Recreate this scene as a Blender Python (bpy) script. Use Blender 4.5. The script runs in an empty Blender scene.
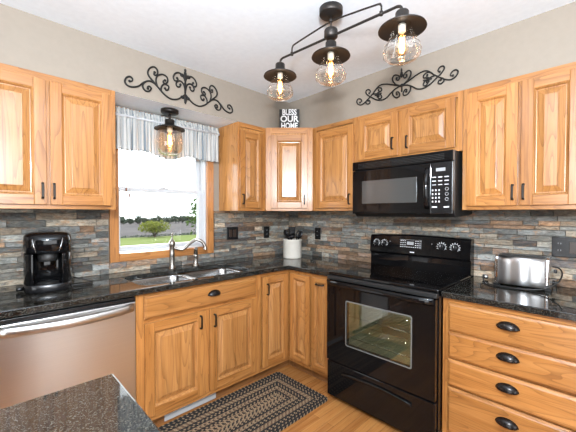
import bpy, bmesh, math, random
from mathutils import Vector, Matrix
random.seed(7)
sc = bpy.context.scene
col = sc.collection
PI = math.pi
def R(a): return math.radians(a)

# ------------------------------------------------------------------ camera
cd = bpy.data.cameras.new('camera'); cam = bpy.data.objects.new('camera', cd); col.objects.link(cam)
CAM = Vector((-2.4935, -2.5263, 1.3479))
yaw, pitch, roll = 0.797, -0.0167, 0.0013
F = Vector((math.cos(yaw)*math.cos(pitch), math.sin(yaw)*math.cos(pitch), math.sin(pitch)))
Rt = F.cross(Vector((0, 0, 1))).normalized(); Up = Rt.cross(F)
Rt, Up = math.cos(roll)*Rt + math.sin(roll)*Up, -math.sin(roll)*Rt + math.cos(roll)*Up
M = Matrix((Rt, Up, -F)).transposed().to_4x4(); M.translation = CAM
cam.matrix_world = M
cd.sensor_width = 36; cd.lens = 316.85/576*36; cd.shift_y = 2.86/576; cd.clip_start = .03; cd.clip_end = 500
sc.camera = cam

# ------------------------------------------------------------------ world, sun, lights, exposure
w = bpy.data.worlds.new('sky'); sc.world = w; w.use_nodes = True
bg = w.node_tree.nodes['Background']; bg.inputs[0].default_value = (.93, .97, 1, 1); bg.inputs[1].default_value = 8.0
def light(name, kind, loc, power, color=(1, 1, 1), direction=None, **kw):
    l = bpy.data.lights.new(name, kind); l.energy = power; l.color = color
    for k, v in kw.items(): setattr(l, k, v)
    o = bpy.data.objects.new(name, l); o.location = loc; col.objects.link(o)
    if direction: o.rotation_euler = Vector(direction).to_track_quat('-Z', 'Y').to_euler()
    return o
light('sun', 'SUN', (-1, 6, 6), 14, (1, .97, .93), (-.524, -1, -1.03), angle=R(.6))
light('camera_flash', 'SPOT', (-2.62, -2.66, 1.90), 365, (.94, .97, 1), (1, 1, .10), shadow_soft_size=.06, spot_size=R(165), spot_blend=.5)
light('ceiling_fill', 'AREA', (-2.75, -2.85, 1.75), 150, (.76, .89, 1), (.35, .35, 1), shape='RECTANGLE', size=.7, size_y=.7)  # up-facing fill light, added to brighten the ceiling
light('front_wall_fill', 'AREA', (-5.9, -3.2, 1.0), 32, (.96, .98, 1), (1, 0, 0), shape='RECTANGLE', size=2.4, size_y=2.0)  # fill panel added at an invented opening in the unseen front wall
light('back_wall_fill', 'AREA', (-2.6, -5.9, 1.1), 28, (.96, .98, 1), (0, 1, 0), shape='RECTANGLE', size=2.4, size_y=1.6)  # second added fill panel, at an invented opening in the back wall
sc.view_settings.view_transform = 'Standard'; sc.view_settings.look = 'None'
sc.view_settings.gamma = 1; sc.view_settings.use_curve_mapping = False
sc.view_settings.exposure = -0.76

# ------------------------------------------------------------------ materials
class NT:
    def __init__(s, name):
        s.m = bpy.data.materials.new(name); s.m.use_nodes = True; s.t = s.m.node_tree; s.t.nodes.clear()
        s.out = s.n('ShaderNodeOutputMaterial')
    def n(s, typ, **kw):
        nd = s.t.nodes.new(typ)
        for k, v in kw.items(): setattr(nd, k, v)
        return nd
    def l(s, a, b): s.t.links.new(a, b)
    def math(s, op, a, b=None, c=None):
        nd = s.n('ShaderNodeMath', operation=op)
        for i, v in enumerate((a, b, c)):
            if v is None: continue
            if isinstance(v, (int, float)): nd.inputs[i].default_value = v
            else: s.l(v, nd.inputs[i])
        return nd.outputs[0]
    def ramp(s, fac, stops, interp='LINEAR'):
        nd = s.n('ShaderNodeValToRGB'); cr = nd.color_ramp; cr.interpolation = interp
        while len(cr.elements) < len(stops): cr.elements.new(.5)
        for e, (p, c) in zip(cr.elements, stops):
            e.position = p; e.color = (*c, 1) if len(c) == 3 else c
        s.l(fac, nd.inputs[0]); return nd.outputs[0]
    def mix(s, fac, a, b, mode='MIX'):
        nd = s.n('ShaderNodeMix', data_type='RGBA', blend_type=mode)
        for i, v in ((0, fac), (6, a), (7, b)):
            if isinstance(v, (int, float)): nd.inputs[i].default_value = v
            elif isinstance(v, tuple): nd.inputs[i].default_value = (*v, 1) if len(v) == 3 else v
            else: s.l(v, nd.inputs[i])
        return nd.outputs[2]
    def bsdf(s, color=(.8, .8, .8), rough=.5, metal=0, normal=None, **kw):
        b = s.n('ShaderNodeBsdfPrincipled')
        for k, v in (('Base Color', color), ('Roughness', rough), ('Metallic', metal)):
            if isinstance(v, tuple): b.inputs[k].default_value = (*v, 1)
            elif isinstance(v, (int, float)): b.inputs[k].default_value = v
            else: s.l(v, b.inputs[k])
        for k, v in kw.items():
            k = k.replace('_', ' ')
            b.inputs[k].default_value = (*v, 1) if isinstance(v, tuple) else v
        if normal is not None: s.l(normal, b.inputs['Normal'])
        s.l(b.outputs[0], s.out.inputs[0]); return b
    def noise(s, vec, scale, detail=3, rough=.5, dist=0):
        nd = s.n('ShaderNodeTexNoise'); nd.inputs['Scale'].default_value = scale; nd.inputs['Detail'].default_value = detail
        nd.inputs['Roughness'].default_value = rough; nd.inputs['Distortion'].default_value = dist
        if vec is not None: s.l(vec, nd.inputs['Vector'])
        return nd.outputs[0]
    def obj(s, scale=(1, 1, 1), rand=True, what='Object'):
        tc = s.n('ShaderNodeTexCoord').outputs[what]
        if rand:
            oi = s.n('ShaderNodeObjectInfo').outputs['Random']
            sh = s.math('MULTIPLY', oi, 23.0)
            va = s.n('ShaderNodeVectorMath', operation='ADD'); s.l(tc, va.inputs[0]); s.l(sh, va.inputs[1]); tc = va.outputs[0]
        mp = s.n('ShaderNodeMapping'); mp.inputs['Scale'].default_value = scale; s.l(tc, mp.inputs[0]); return mp.outputs[0]
    def bump(s, h, strength=.3, dist=.002):
        b = s.n('ShaderNodeBump'); b.inputs['Strength'].default_value = strength; b.inputs['Distance'].default_value = dist
        s.l(h, b.inputs['Height']); return b.outputs[0]

def plain(name, color, rough=.5, metal=0, bump=None, **kw):
    t = NT(name); nrm = None
    v = t.obj(rand=False)
    f = t.noise(v, 30, 3)
    c = t.mix(f, tuple(x*.93 for x in color), tuple(min(1, x*1.05) for x in color))
    if bump: nrm = t.bump(t.noise(v, bump[0], 4), bump[1], bump[2])
    t.bsdf(c, rough, metal, nrm, **kw); return t.m

def wood(name, axis='z', light=(.455, .205, .060), mid=(.335, .132, .031), dark=(.10, .032, .007), rough=.3):
    t = NT(name)
    def sc3(a, b): return tuple(b if k == axis else a for k in 'xyz')
    big = t.noise(t.obj(sc3(7, .7)), 1, 2, .5, .6)
    rings = t.math('FRACT', t.math('MULTIPLY', big, 17))
    rings = t.math('POWER', rings, 4.5)
    fine = t.noise(t.obj(sc3(160, 6)), 1, 4, .6)
    streak = t.noise(t.obj(sc3(26, 1.1)), 1, 3, .6, .3)
    c = t.ramp(streak, [(.30, mid), (.66, light)])
    c = t.mix(t.math('MULTIPLY', rings, .50), c, dark)
    dk = t.ramp(streak, [(.30, (1, 1, 1)), (.36, (0, 0, 0))])
    c = t.mix(t.math('MULTIPLY', dk, .55), c, dark)
    c = t.mix(t.math('MULTIPLY', t.ramp(fine, [(.52, (0, 0, 0)), (.68, (1, 1, 1))]), .30), c, dark)
    oi = t.n('ShaderNodeObjectInfo').outputs['Random']
    hs = t.n('ShaderNodeHueSaturation'); t.l(c, hs.inputs['Color'])
    t.l(t.math('MULTIPLY_ADD', oi, .22, .90), hs.inputs['Value'])
    t.bsdf(hs.outputs[0], rough, 0, t.bump(fine, .12, .001), Coat_Weight=.22, Coat_Roughness=.10)
    return t.m
WV = wood('oak_vertical', 'z'); WH = wood('oak_horizontal', 'x'); WP = wood('oak_panel', 'z', (.475, .228, .076), (.355, .150, .040), (.10, .032, .007))
WD = wood('oak_end_panel', 'z', (.55, .27, .09), (.43, .19, .055), rough=.18)
TRIM = wood('oak_casing', 'z', (.52, .225, .07), (.42, .17, .05)); TRIMH = wood('oak_casing_flat', 'x', (.52, .225, .07), (.42, .17, .05))
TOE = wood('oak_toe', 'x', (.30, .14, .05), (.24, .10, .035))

PAINT = plain('greige_paint', (.285, .245, .202), .85, bump=(220, .15, .0006))
CEIL = plain('ceiling_paint', (.83, .89, .96), .9, bump=(180, .08, .0005))
WHITE = plain('white_vinyl', (.55, .56, .58), .4)
BRONZE = plain('dark_bronze', (.022, .018, .015), .42, .6)
IRON = plain('wrought_iron', (.012, .011, .010), .6, .3)
FIX = plain('fixture_metal', (.040, .034, .031), .45, .7)
BLACKP = plain('black_plastic', (.008, .008, .009), .25)
GLOSSK = plain('black_enamel', (.004, .004, .0045), .05, 0, Specular_IOR_Level=.36)
MATTEK = plain('black_matte', (.012, .012, .012), .5)
CHROME = plain('chrome', (.80, .80, .82), .10, 1)
TOAST = plain('toaster_steel', (.66, .66, .67), .30, 1)
NICKEL = plain('brushed_nickel', (.40, .375, .345), .25, 1)
SILVER = plain('silver_plastic', (.62, .62, .63), .22, .9)
CERAM = plain('cream_ceramic', (.66, .62, .55), .35)
WHITEP = plain('white_print', (.75, .76, .78), .5)
GREYP = plain('grey_print', (.35, .36, .37), .4)
SOCK = plain('socket_ceramic', (.7, .68, .62), .5)
DKGREY = plain('border_grey', (.14, .145, .14), .3)
BURN = plain('burner_print', (.016, .016, .017), .2)
CUP = plain('cup_bronze', (.016, .013, .012), .24, .5)
BROWNP = plain('brown_plastic', (.035, .020, .014), .35)
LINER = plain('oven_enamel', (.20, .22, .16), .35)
CORDM = plain('cord_rubber', (.010, .010, .010), .45)
TOGG = plain('wood_toggle', (.16, .06, .03), .5)

def brushed():
    t = NT('stainless_brushed'); v = t.obj((2, 2, 400), False); f = t.noise(v, 1, 2)
    c = t.mix(f, (.66, .655, .65), (.74, .735, .73))
    t.bsdf(c, t.math('MULTIPLY_ADD', f, .10, .26), 1, t.bump(f, .05, .0005)); return t.m
STEEL = brushed()
t = NT('sink_steel'); f = t.noise(t.obj((60, 400, 60), False), 1, 2); t.bsdf(t.mix(f, (.42, .42, .42), (.52, .52, .52)), .22, 1); SINKM = t.m

def glass(name, tint=(1, 1, 1), refl=1.0, base=.05, edge=.75):
    t = NT(name); tr = t.n('ShaderNodeBsdfTransparent'); tr.inputs[0].default_value = (*tint, 1)
    gl = t.n('ShaderNodeBsdfGlossy'); gl.inputs['Roughness'].default_value = .03; gl.inputs[0].default_value = (refl, refl, refl, 1)
    lw = t.n('ShaderNodeLayerWeight'); lw.inputs[0].default_value = .35
    fac = t.math('MULTIPLY_ADD', lw.outputs['Facing'], edge, base)
    mx = t.n('ShaderNodeMixShader'); t.l(fac, mx.inputs[0]); t.l(tr.outputs[0], mx.inputs[1]); t.l(gl.outputs[0], mx.inputs[2])
    t.l(mx.outputs[0], t.out.inputs[0]); return t.m
GLASS = glass('lamp_glass', (.97, .95, .92), 1, .06)
PANE = glass('window_pane', (.99, 1, 1), 1, .02, .12)
OVENG = glass('oven_glass', (.72, .74, .68), .9, .04)
BULBG = glass('bulb_glass', (1, .90, .74), 1, .05)

def emis(name, c, s):
    t = NT(name); e = t.n('ShaderNodeEmission'); e.inputs[0].default_value = (*c, 1); e.inputs[1].default_value = s
    t.l(e.outputs[0], t.out.inputs[0]); return t.m
FILA = emis('filament_glow', (1, .50, .16), 30)

def granite(name, spk=.55, base=(.005, .005, .005), scale=260):
    t = NT(name); v = t.obj(rand=False)
    vo = t.n('ShaderNodeTexVoronoi'); vo.inputs['Scale'].default_value = scale; t.l(v, vo.inputs['Vector'])
    big = t.noise(v, 34, 4, .6); fine = t.noise(v, 210, 3, .7)
    sp = t.n('ShaderNodeSeparateColor'); t.l(vo.outputs['Color'], sp.inputs[0])
    c = t.ramp(big, [(.35, base), (.6, (.013, .013, .012)), (.75, (.026, .025, .022))])
    c = t.mix(t.math('MULTIPLY', t.ramp(sp.outputs[0], [(.80, (0, 0, 0)), (.86, (1, 1, 1))]), spk), c, (.16, .15, .12))
    c = t.mix(t.math('MULTIPLY', t.ramp(fine, [(.60, (0, 0, 0)), (.68, (1, 1, 1))]), spk*.8), c, (.08, .078, .07))
    t.bsdf(c, .045, 0, None, Specular_IOR_Level=.55); return t.m
GRAN = granite('black_granite', .35); GRAN2 = granite('speckled_granite', .36, (.014, .014, .014), 480)

def stone_mat():
    t = NT('ledger_stone')
    a = t.n('ShaderNodeAttribute', attribute_name='tone').outputs['Fac']; b = t.n('ShaderNodeAttribute', attribute_name='shade').outputs['Fac']
    c = t.ramp(a, [(0, (.17, .172, .16)), (.16, (.25, .25, .225)), (.28, (.32, .30, .255)), (.40, (.15, .155, .15)), (.50, (.36, .31, .24)),
                   (.62, (.42, .34, .25)), (.72, (.33, .21, .13)), (.80, (.24, .16, .115)), (.86, (.15, .13, .12)), (.92, (.27, .275, .26))], 'CONSTANT')
    v = t.obj((22, 22, 60), False); n1 = t.noise(v, 1, 6, .75, .8); v2 = t.obj((15, 15, 34), False); n2 = t.noise(v2, 1, 5, .75, .5)
    c = t.mix(t.math('MULTIPLY', t.ramp(n2, [(.53, (0, 0, 0)), (.60, (1, 1, 1))]), .6), c, (.38, .205, .10))
    c = t.mix(t.math('MULTIPLY', t.ramp(n2, [(.36, (1, 1, 1)), (.46, (0, 0, 0))]), .5), c, (.20, .215, .21))
    n1 = t.math('SUBTRACT', t.math('MULTIPLY', n1, 2.6), .75)
    m = t.math('MULTIPLY', t.math('MAXIMUM', t.math('MULTIPLY_ADD', n1, 1.5, .25), .12), t.math('MULTIPLY_ADD', b, .85, .42))
    g = t.n('ShaderNodeCombineColor')
    for i in range(3): t.l(m, g.inputs[i])
    c = t.mix(1.0, c, g.outputs[0], 'MULTIPLY')
    t.bsdf(c, .55, 0, t.bump(t.noise(t.obj((30, 30, 80), False), 1, 6, .75), 1, .012)); return t.m
STONE = stone_mat()

def floor_mat():
    t = NT('oak_strip_floor'); v = t.obj(rand=False)
    br = t.n('ShaderNodeTexBrick'); br.inputs['Scale'].default_value = 1; br.inputs['Brick Width'].default_value = .9
    br.inputs['Row Height'].default_value = .057; br.inputs['Mortar Size'].default_value = .0012; br.offset = .37; br.squash = 1
    br.inputs['Color1'].default_value = (.47, .205, .058, 1); br.inputs['Color2'].default_value = (.32, .125, .032, 1)
    br.inputs['Mortar'].default_value = (.12, .05, .015, 1); t.l(v, br.inputs['Vector'])
    st = t.noise(t.obj((2.2, 42, 1), False), 1, 4, .6, .4); fi = t.noise(t.obj((7, 190, 1), False), 1, 3)
    c = t.mix(t.math('MULTIPLY', t.ramp(st, [(.42, (0, 0, 0)), (.7, (1, 1, 1))]), .55), br.outputs[0], (.54, .27, .09))
    c = t.mix(t.math('MULTIPLY', t.ramp(fi, [(.5, (0, 0, 0)), (.7, (1, 1, 1))]), .4), c, (.18, .07, .02))
    t.bsdf(c, .22, 0, t.bump(br.outputs[1], -.3, .001), Coat_Weight=.3, Coat_Roughness=.1); return t.m
FLOOR = floor_mat()

def fabric_mat():
    t = NT('ticking_stripe'); uv = t.n('ShaderNodeTexCoord').outputs['UV']; sp = t.n('ShaderNodeSeparateXYZ'); t.l(uv, sp.inputs[0])
    s = t.math('FRACT', t.math('MULTIPLY', sp.outputs[0], 62)); s2 = t.math('FRACT', t.math('MULTIPLY', sp.outputs[0], 20.6))
    c = t.mix(t.ramp(s, [(.55, (0, 0, 0)), (.6, (1, 1, 1))], 'CONSTANT'), (.64, .64, .62), (.44, .46, .475))
    c = t.mix(t.ramp(s2, [(.84, (0, 0, 0)), (.85, (1, 1, 1))], 'CONSTANT'), c, (.25, .30, .34))
    wv = t.noise(t.obj((300, 300, 300), False), 1, 2)
    b = t.bsdf(c, .9, 0, t.bump(wv, .25, .001))
    tl = t.n('ShaderNodeBsdfTranslucent'); t.l(c, tl.inputs[0]); mx = t.n('ShaderNodeMixShader'); mx.inputs[0].default_value = .25
    t.l(b.outputs[0], mx.inputs[1]); t.l(tl.outputs[0], mx.inputs[2]); t.l(mx.outputs[0], t.out.inputs[0]); return t.m
FABRIC = fabric_mat()

def rug_mat():
    t = NT('braided_jute'); uv = t.n('ShaderNodeTexCoord').outputs['UV']; sp = t.n('ShaderNodeSeparateXYZ'); t.l(uv, sp.inputs[0])
    a = t.n('ShaderNodeAttribute', attribute_name='tone').outputs['Fac']
    vv = t.math('ABSOLUTE', t.math('SUBTRACT', t.math('FRACT', sp.outputs[1]), .5))
    ph = t.math('FRACT', t.math('ADD', t.math('MULTIPLY', sp.outputs[0], 95), t.math('MULTIPLY', vv, 1.6)))
    ph2 = t.math('FRACT', t.math('ADD', t.math('MULTIPLY', sp.outputs[0], 31.7), t.math('MULTIPLY', vv, .6)))
    dark = (.012, .011, .011); tan = (.34, .235, .14); brown = (.16, .095, .055)
    basec = t.ramp(a, [(0, dark), (.3, brown), (.5, tan)], 'CONSTANT'); acc = t.ramp(a, [(0, tan), (.15, dark), (.3, tan), (.5, brown), (.75, dark)], 'CONSTANT')
    c = t.mix(t.ramp(ph2, [(.60, (0, 0, 0)), (.62, (1, 1, 1))], 'CONSTANT'), basec, acc)
    c = t.mix(t.math('MULTIPLY', t.ramp(ph, [(.0, (1, 1, 1)), (.22, (0, 0, 0)), (.85, (0, 0, 0)), (1, (1, 1, 1))]), .7), c, (.02, .016, .014))
    h = t.math('MULTIPLY', t.math('SINE', t.math('MULTIPLY', ph, PI)), 1.0)
    t.bsdf(c, .95, 0, t.bump(h, .8, .004)); return t.m
RUG = rug_mat()

def leaf(name, a, b):
    t = NT(name); g = t.n('ShaderNodeObjectInfo').outputs['Random']; n = t.noise(t.obj(rand=False), 3, 3)
    c = t.mix(n, a, b); bs = t.bsdf(c, .8, Specular_IOR_Level=.05)
    tl = t.n('ShaderNodeBsdfTranslucent'); t.l(c, tl.inputs[0]); mx = t.n('ShaderNodeMixShader'); mx.inputs[0].default_value = .35
    t.l(bs.outputs[0], mx.inputs[1]); t.l(tl.outputs[0], mx.inputs[2]); t.l(mx.outputs[0], t.out.inputs[0]); return t.m
LEAF1 = leaf('shrub_leaves', (.085, .105, .016), (.150, .165, .035)); LEAF2 = leaf('far_leaves', (.050, .066, .050), (.070, .088, .066)); LEAF3 = leaf('maple_leaves', (.03, .06, .012), (.055, .09, .022))  # far leaves paled and greyed, distance haze put into their colour
BARK = plain('bark', (.05, .035, .025), .9)
def ground_mat(name, a, b, s):
    t = NT(name); n = t.noise(t.obj(rand=False), s, 5, .6); t.bsdf(t.mix(t.ramp(n, [(.35, (0, 0, 0)), (.65, (1, 1, 1))]), a, b), .95, Specular_IOR_Level=0.0); return t.m
GRASS = ground_mat('lawn_grass', (.078, .098, .036), (.100, .122, .050), .5)
FIELD = ground_mat('field_stubble', (.052, .050, .052), (.082, .078, .078), .25)

# ------------------------------------------------------------------ mesh helpers
class MB:
    def __init__(s): s.v = []; s.f = []; s.m = []; s.sm = []; s.uv = {}; s.att = {}
    def face(s, idx, mi=0, smooth=False): s.f.append(tuple(idx)); s.m.append(mi); s.sm.append(smooth)
    def box(s, x0, x1, y0, y1, z0, z1, mi=0):
        x0, x1 = sorted((x0, x1)); y0, y1 = sorted((y0, y1)); z0, z1 = sorted((z0, z1)); b = len(s.v)
        s.v += [(x0, y0, z0), (x1, y0, z0), (x1, y1, z0), (x0, y1, z0), (x0, y0, z1), (x1, y0, z1), (x1, y1, z1), (x0, y1, z1)]
        for q in ((0, 3, 2, 1), (4, 5, 6, 7), (0, 1, 5, 4), (1, 2, 6, 5), (2, 3, 7, 6), (3, 0, 4, 7)): s.face([b+i for i in q], mi)
        return s
    def loft(s, rings, mi=0, cap0=True, cap1=True, smooth=True, closed=True):
        b = len(s.v); n = len(rings[0])
        for r in rings: s.v += [tuple(p) for p in r]
        for i in range(len(rings)-1):
            for j in range(n if closed else n-1):
                k = (j+1) % n
                s.face((b+i*n+j, b+i*n+k, b+(i+1)*n+k, b+(i+1)*n+j), mi, smooth)
        if cap0: s.face([b+j for j in range(n)][::-1], mi)
        if cap1: s.face([b+(len(rings)-1)*n+j for j in range(n)], mi)
        return s
    def lathe(s, prof, c=(0, 0, 0), n=24, mi=0, cap0=True, cap1=True, axis='z', smooth=True):
        rings = []
        for r, h in prof:
            ring = []
            for k in range(n):
                a = 2*PI*k/n; p, q = r*math.cos(a), r*math.sin(a)
                if axis == 'z': ring.append((c[0]+p, c[1]+q, c[2]+h))
                elif axis == 'y': ring.append((c[0]+p, c[1]+h, c[2]+q))
                else: ring.append((c[0]+h, c[1]+p, c[2]+q))
            rings.append(ring)
        return s.loft(rings, mi, cap0, cap1, smooth)
    def tube(s, pts, r, n=8, mi=0, flat=None):
        pts = [Vector(p) for p in pts]; rings = []; prev = None
        for i, p in enumerate(pts):
            d = (pts[min(i+1, len(pts)-1)]-pts[max(i-1, 0)]).normalized()
            if prev is None: u = d.cross(Vector((0, 0, 1)) if abs(d.z) < .9 else Vector((0, 1, 0))).normalized()
            else: u = (prev - d*prev.dot(d)).normalized()
            prev = u; v = d.cross(u); rr = r[i] if isinstance(r, (list, tuple)) else r
            rings.append([p + rr*(math.cos(2*PI*k/n)*u + math.sin(2*PI*k/n)*v) for k in range(n)])
        return s.loft(rings, mi)
    def prism(s, pts, y0, y1, mi=0):      # outline in x,z pushed along y
        return s.loft([[(x, y0, z) for x, z in pts], [(x, y1, z) for x, z in pts]], mi, smooth=False)
    def prismz(s, pts, z0, z1, mi=0):
        return s.loft([[(x, y, z0) for x, y in pts], [(x, y, z1) for x, y in pts]], mi, smooth=False)
    def xform(s, M, start=0):
        for i in range(start, len(s.v)): s.v[i] = tuple(M @ Vector(s.v[i]))
        return s
    def build(s, name, mats, parent=None, bevel=0, loc=None, rot=None, keep=False):
        me = bpy.data.meshes.new(name); me.from_pydata(s.v, [], s.f)
        if not isinstance(mats, (list, tuple)): mats = [mats]
        for m in mats: me.materials.append(m)
        for p, mi, sm in zip(me.polygons, s.m, s.sm): p.material_index = mi; p.use_smooth = sm
        for k, vals in s.att.items():
            a = me.attributes.new(k, 'FLOAT', 'FACE')
            for i, v in enumerate(vals): a.data[i].value = v
        if s.uv:
            uvl = me.uv_layers.new(name='UVMap')
            for p in me.polygons:
                for li, uvv in zip(p.loop_indices, s.uv.get(p.index, [(0, 0)]*4)): uvl.data[li].uv = uvv
        if not keep:
            bm = bmesh.new(); bm.from_mesh(me); bmesh.ops.recalc_face_normals(bm, faces=bm.faces); bm.to_mesh(me); bm.free()
        o = bpy.data.objects.new(name, me); col.objects.link(o)
        if parent: o.parent = parent
        if loc: o.location = loc
        if rot: o.rotation_euler = rot
        if bevel:
            b = o.modifiers.new('bevel', 'BEVEL'); b.width = bevel; b.segments = 2; b.limit_method = 'ANGLE'; b.angle_limit = R(40); b.harden_normals = False
        return o
def tag(o, label=None, cat=None, group=None, kind=None):
    if label: o['label'] = label
    if cat: o['category'] = cat
    if group: o['group'] = group
    if kind: o['kind'] = kind
    return o
def thing(name, label, cat, loc=(0, 0, 0), rz=0, group=None):
    o = bpy.data.objects.new(name, None); o.empty_display_size = .1; col.objects.link(o); o.location = loc; o.rotation_euler = (0, 0, rz)
    return tag(o, label, cat, group)
def struct(name, mb, mats, bevel=0): return tag(mb.build(name, mats, bevel=bevel), kind='structure')
def rrect(x0, x1, y0, y1, r, n=5):
    pts = []
    for cx, cy, a0 in ((x1-r, y1-r, 0), (x0+r, y1-r, 90), (x0+r, y0+r, 180), (x1-r, y0+r, 270)):
        for k in range(n+1):
            a = R(a0+90*k/n); pts.append((cx+r*math.cos(a), cy+r*math.sin(a)))
    return pts
def smooth_path(P, n=5):
    out = []
    Q = [Vector(p) for p in P]
    for i in range(len(Q)-1):
        p0, p1, p2, p3 = Q[max(i-1, 0)], Q[i], Q[i+1], Q[min(i+2, len(Q)-1)]
        for k in range(n):
            t_ = k/n
            out.append(.5*((2*p1)+(-p0+p2)*t_+(2*p0-5*p1+4*p2-p3)*t_*t_+(-p0+3*p1-3*p2+p3)*t_**3))
    out.append(Q[-1]); return out
def text_mesh(name, txt, size, mat, parent, M, extrude=.001, offset=0, align='CENTER'):
    c = bpy.data.curves.new(name, 'FONT'); c.body = txt; c.size = size; c.extrude = extrude; c.offset = offset; c.align_x = align; c.align_y = 'CENTER'
    o = bpy.data.objects.new(name+'_tmp', c); col.objects.link(o)
    dg = bpy.context.evaluated_depsgraph_get(); me = bpy.data.meshes.new_from_object(o.evaluated_get(dg)); bpy.data.objects.remove(o)
    me.materials.clear(); me.materials.append(mat)
    q = bpy.data.objects.new(name, me); col.objects.link(q); q.parent = parent; q.matrix_local = M; return q

CTOP = .914; CH = 2.44; UB, UT = 1.372, 2.129
# ------------------------------------------------------------------ structure
WX0, WX1, WZ0, WZ1 = -1.775, -1.045, 1.055, 2.09       # window opening
m = MB(); m.box(-6, WX0, 0, .16, 0, CH); m.box(WX1, .16, 0, .16, 0, CH); m.box(WX0, WX1, 0, .16, 0, WZ0); m.box(WX0, WX1, 0, .16, WZ1, CH)
struct('wall_left', m, PAINT)
struct('wall_right', MB().box(0, .16, -6, 0, 0, CH), PAINT)
m = MB(); m.box(-6, -3.9, -6.16, -6, 0, CH); m.box(-1.3, .16, -6.16, -6, 0, CH); m.box(-3.9, -1.3, -6.16, -6, 0, .5); m.box(-3.9, -1.3, -6.16, -6, 2.2, CH)
struct('wall_back', m, PAINT)
m = MB(); m.box(-6.16, -6, -6.16, -4.5, 0, CH); m.box(-6.16, -6, -1.9, .16, 0, CH); m.box(-6.16, -6, -4.5, -1.9, 2.3, CH)
struct('wall_front', m, PAINT)
struct('floor', MB().box(-6.16, .16, -6.16, .16, -.12, 0), FLOOR)
struct('ceiling', MB().box(-6.16, .16, -6.16, .16, CH, CH+.12), CEIL)
m = MB(); m.prismz([(-6, 0), (0, 0), (0, -6), (-.288, -6), (-.288, -.288), (-6, -.288)], UT, CH)
for q in range(len(m.f)):
    if all(m.v[k][2] < UT+.001 for k in m.f[q]): m.m[q] = 1
struct('wall_soffit', m, [PAINT, CEIL])  # underside takes the paler ceiling paint to stand in for light bounced upward

def stones(name, spans, wall):
    m = MB(); tone = []; shade = []
    def stone(u0, u1, z0, z1):
        d = random.uniform(.012, .026); g = .0008; n0 = len(m.f); a = random.random(); b = random.random()
        j = lambda: random.uniform(-.0018, .0018)
        if wall == 'y': P = lambda u, dd, z: (u, -dd, z)
        else: P = lambda u, dd, z: (-dd, -u, z)
        nb = len(m.v)
        m.v += [P(u0+g, 0, z0+g), P(u1-g, 0, z0+g), P(u1-g, 0, z1-g), P(u0+g, 0, z1-g),
                P(u0+g+.001, d+j(), z0+g+.001), P(u1-g-.001, d+j(), z0+g+.001), P(u1-g-.001, d+j(), z1-g-.001), P(u0+g+.001, d+j(), z1-g-.001)]
        for q in ((4, 5, 6, 7), (0, 1, 5, 4), (1, 2, 6, 5), (2, 3, 7, 6), (3, 0, 4, 7), (3, 2, 1, 0)): m.face([nb+i for i in q])
        tone.extend([a]*(len(m.f)-n0)); shade.extend([b]*(len(m.f)-n0))
    z = CTOP
    while z < UB-.004:
        h = random.choice((.024, .030, .036, .044, .044)); z1 = min(z+h, UB)
        if UB-z1 < .012: z1 = UB
        for (a, b, zt) in spans:
            if z >= zt-.005: continue
            zz = min(z1, zt); u = a
            while u < b-.001:
                L = random.uniform(.07, .30); u1 = min(u+L, b)
                if b-u1 < .04: u1 = b
                stone(u, u1, z, zz); u = u1
        z = z1
    m.att = {'tone': tone, 'shade': shade}
    return struct(name, m, STONE)
stones('wall_left_backsplash', [(-3.05, -1.83, UB), (-1.83, -.972, .995), (-.972, -.03, UB)], 'y')
stones('wall_right_backsplash', [(0.0, 2.9, UB)], 'x')

# window
win = tag(bpy.data.objects.new('window_1', None), kind='structure'); col.objects.link(win)
m = MB(); cw = .062
m.box(WX0-cw+.012, WX0+.012-.002, -.028, 0, WZ0-cw, WZ1+.03); m.box(WX1-.002, WX1+cw, -.028, 0, WZ0-cw, WZ1+.03)
m.box(WX0+.012, WX1, -.026, 0, WZ0-cw, WZ0, 1); m.box(WX0+.012, WX1, -.026, 0, WZ1, WZ1+.03, 1)
m.build('window_casing', [TRIM, TRIMH], win, bevel=.004)
m = MB(); m.box(WX0, WX0+.012, 0, .15, WZ0, WZ1); m.box(WX1-.012, WX1, 0, .15, WZ0, WZ1); m.box(WX0, WX1, 0, .15, WZ0, WZ0+.010); m.box(WX0, WX1, 0, .15, WZ1-.012, WZ1)
m.box(WX1-.020, WX1-.012, .028, .040, WZ0, WZ1); m.box(WX0+.012, WX0+.020, .028, .040, WZ0, WZ1)
m.build('window_frame', WHITE, win, bevel=.002)
def sash(y0, y1, z0, z1, nm):
    a, b = WX0+.014, WX1-.014; s_ = .038
    m = MB(); m.box(a, a+s_-.012, y0, y1, z0, z1); m.box(b-s_, b, y0, y1, z0, z1); m.box(a+s_-.012, b-s_, y0, y1, z0, z0+.034); m.box(a+s_-.012, b-s_, y0, y1, z1-.034, z1)
    o = m.build(nm, WHITE, win, bevel=.003)
    MB().box(a+s_-.014, b-s_+.002, (y0+y1)/2-.002, (y0+y1)/2+.002, z0+.03, z1-.03).build('window_pane', PANE, o); return o
lo = sash(.045, .078, WZ0+.010, 1.550, 'lower_sash'); sash(.084, .115, 1.520, WZ1-.012, 'upper_sash')
m = MB(); m.box(-1.44, -1.37, .030, .050, 1.548, 1.556); m.lathe([(.012, 0), (.012, .012), (.006, .016)], (-1.405, .045, 1.552), 12)
m.build('sash_lock', WHITE, lo)

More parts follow.
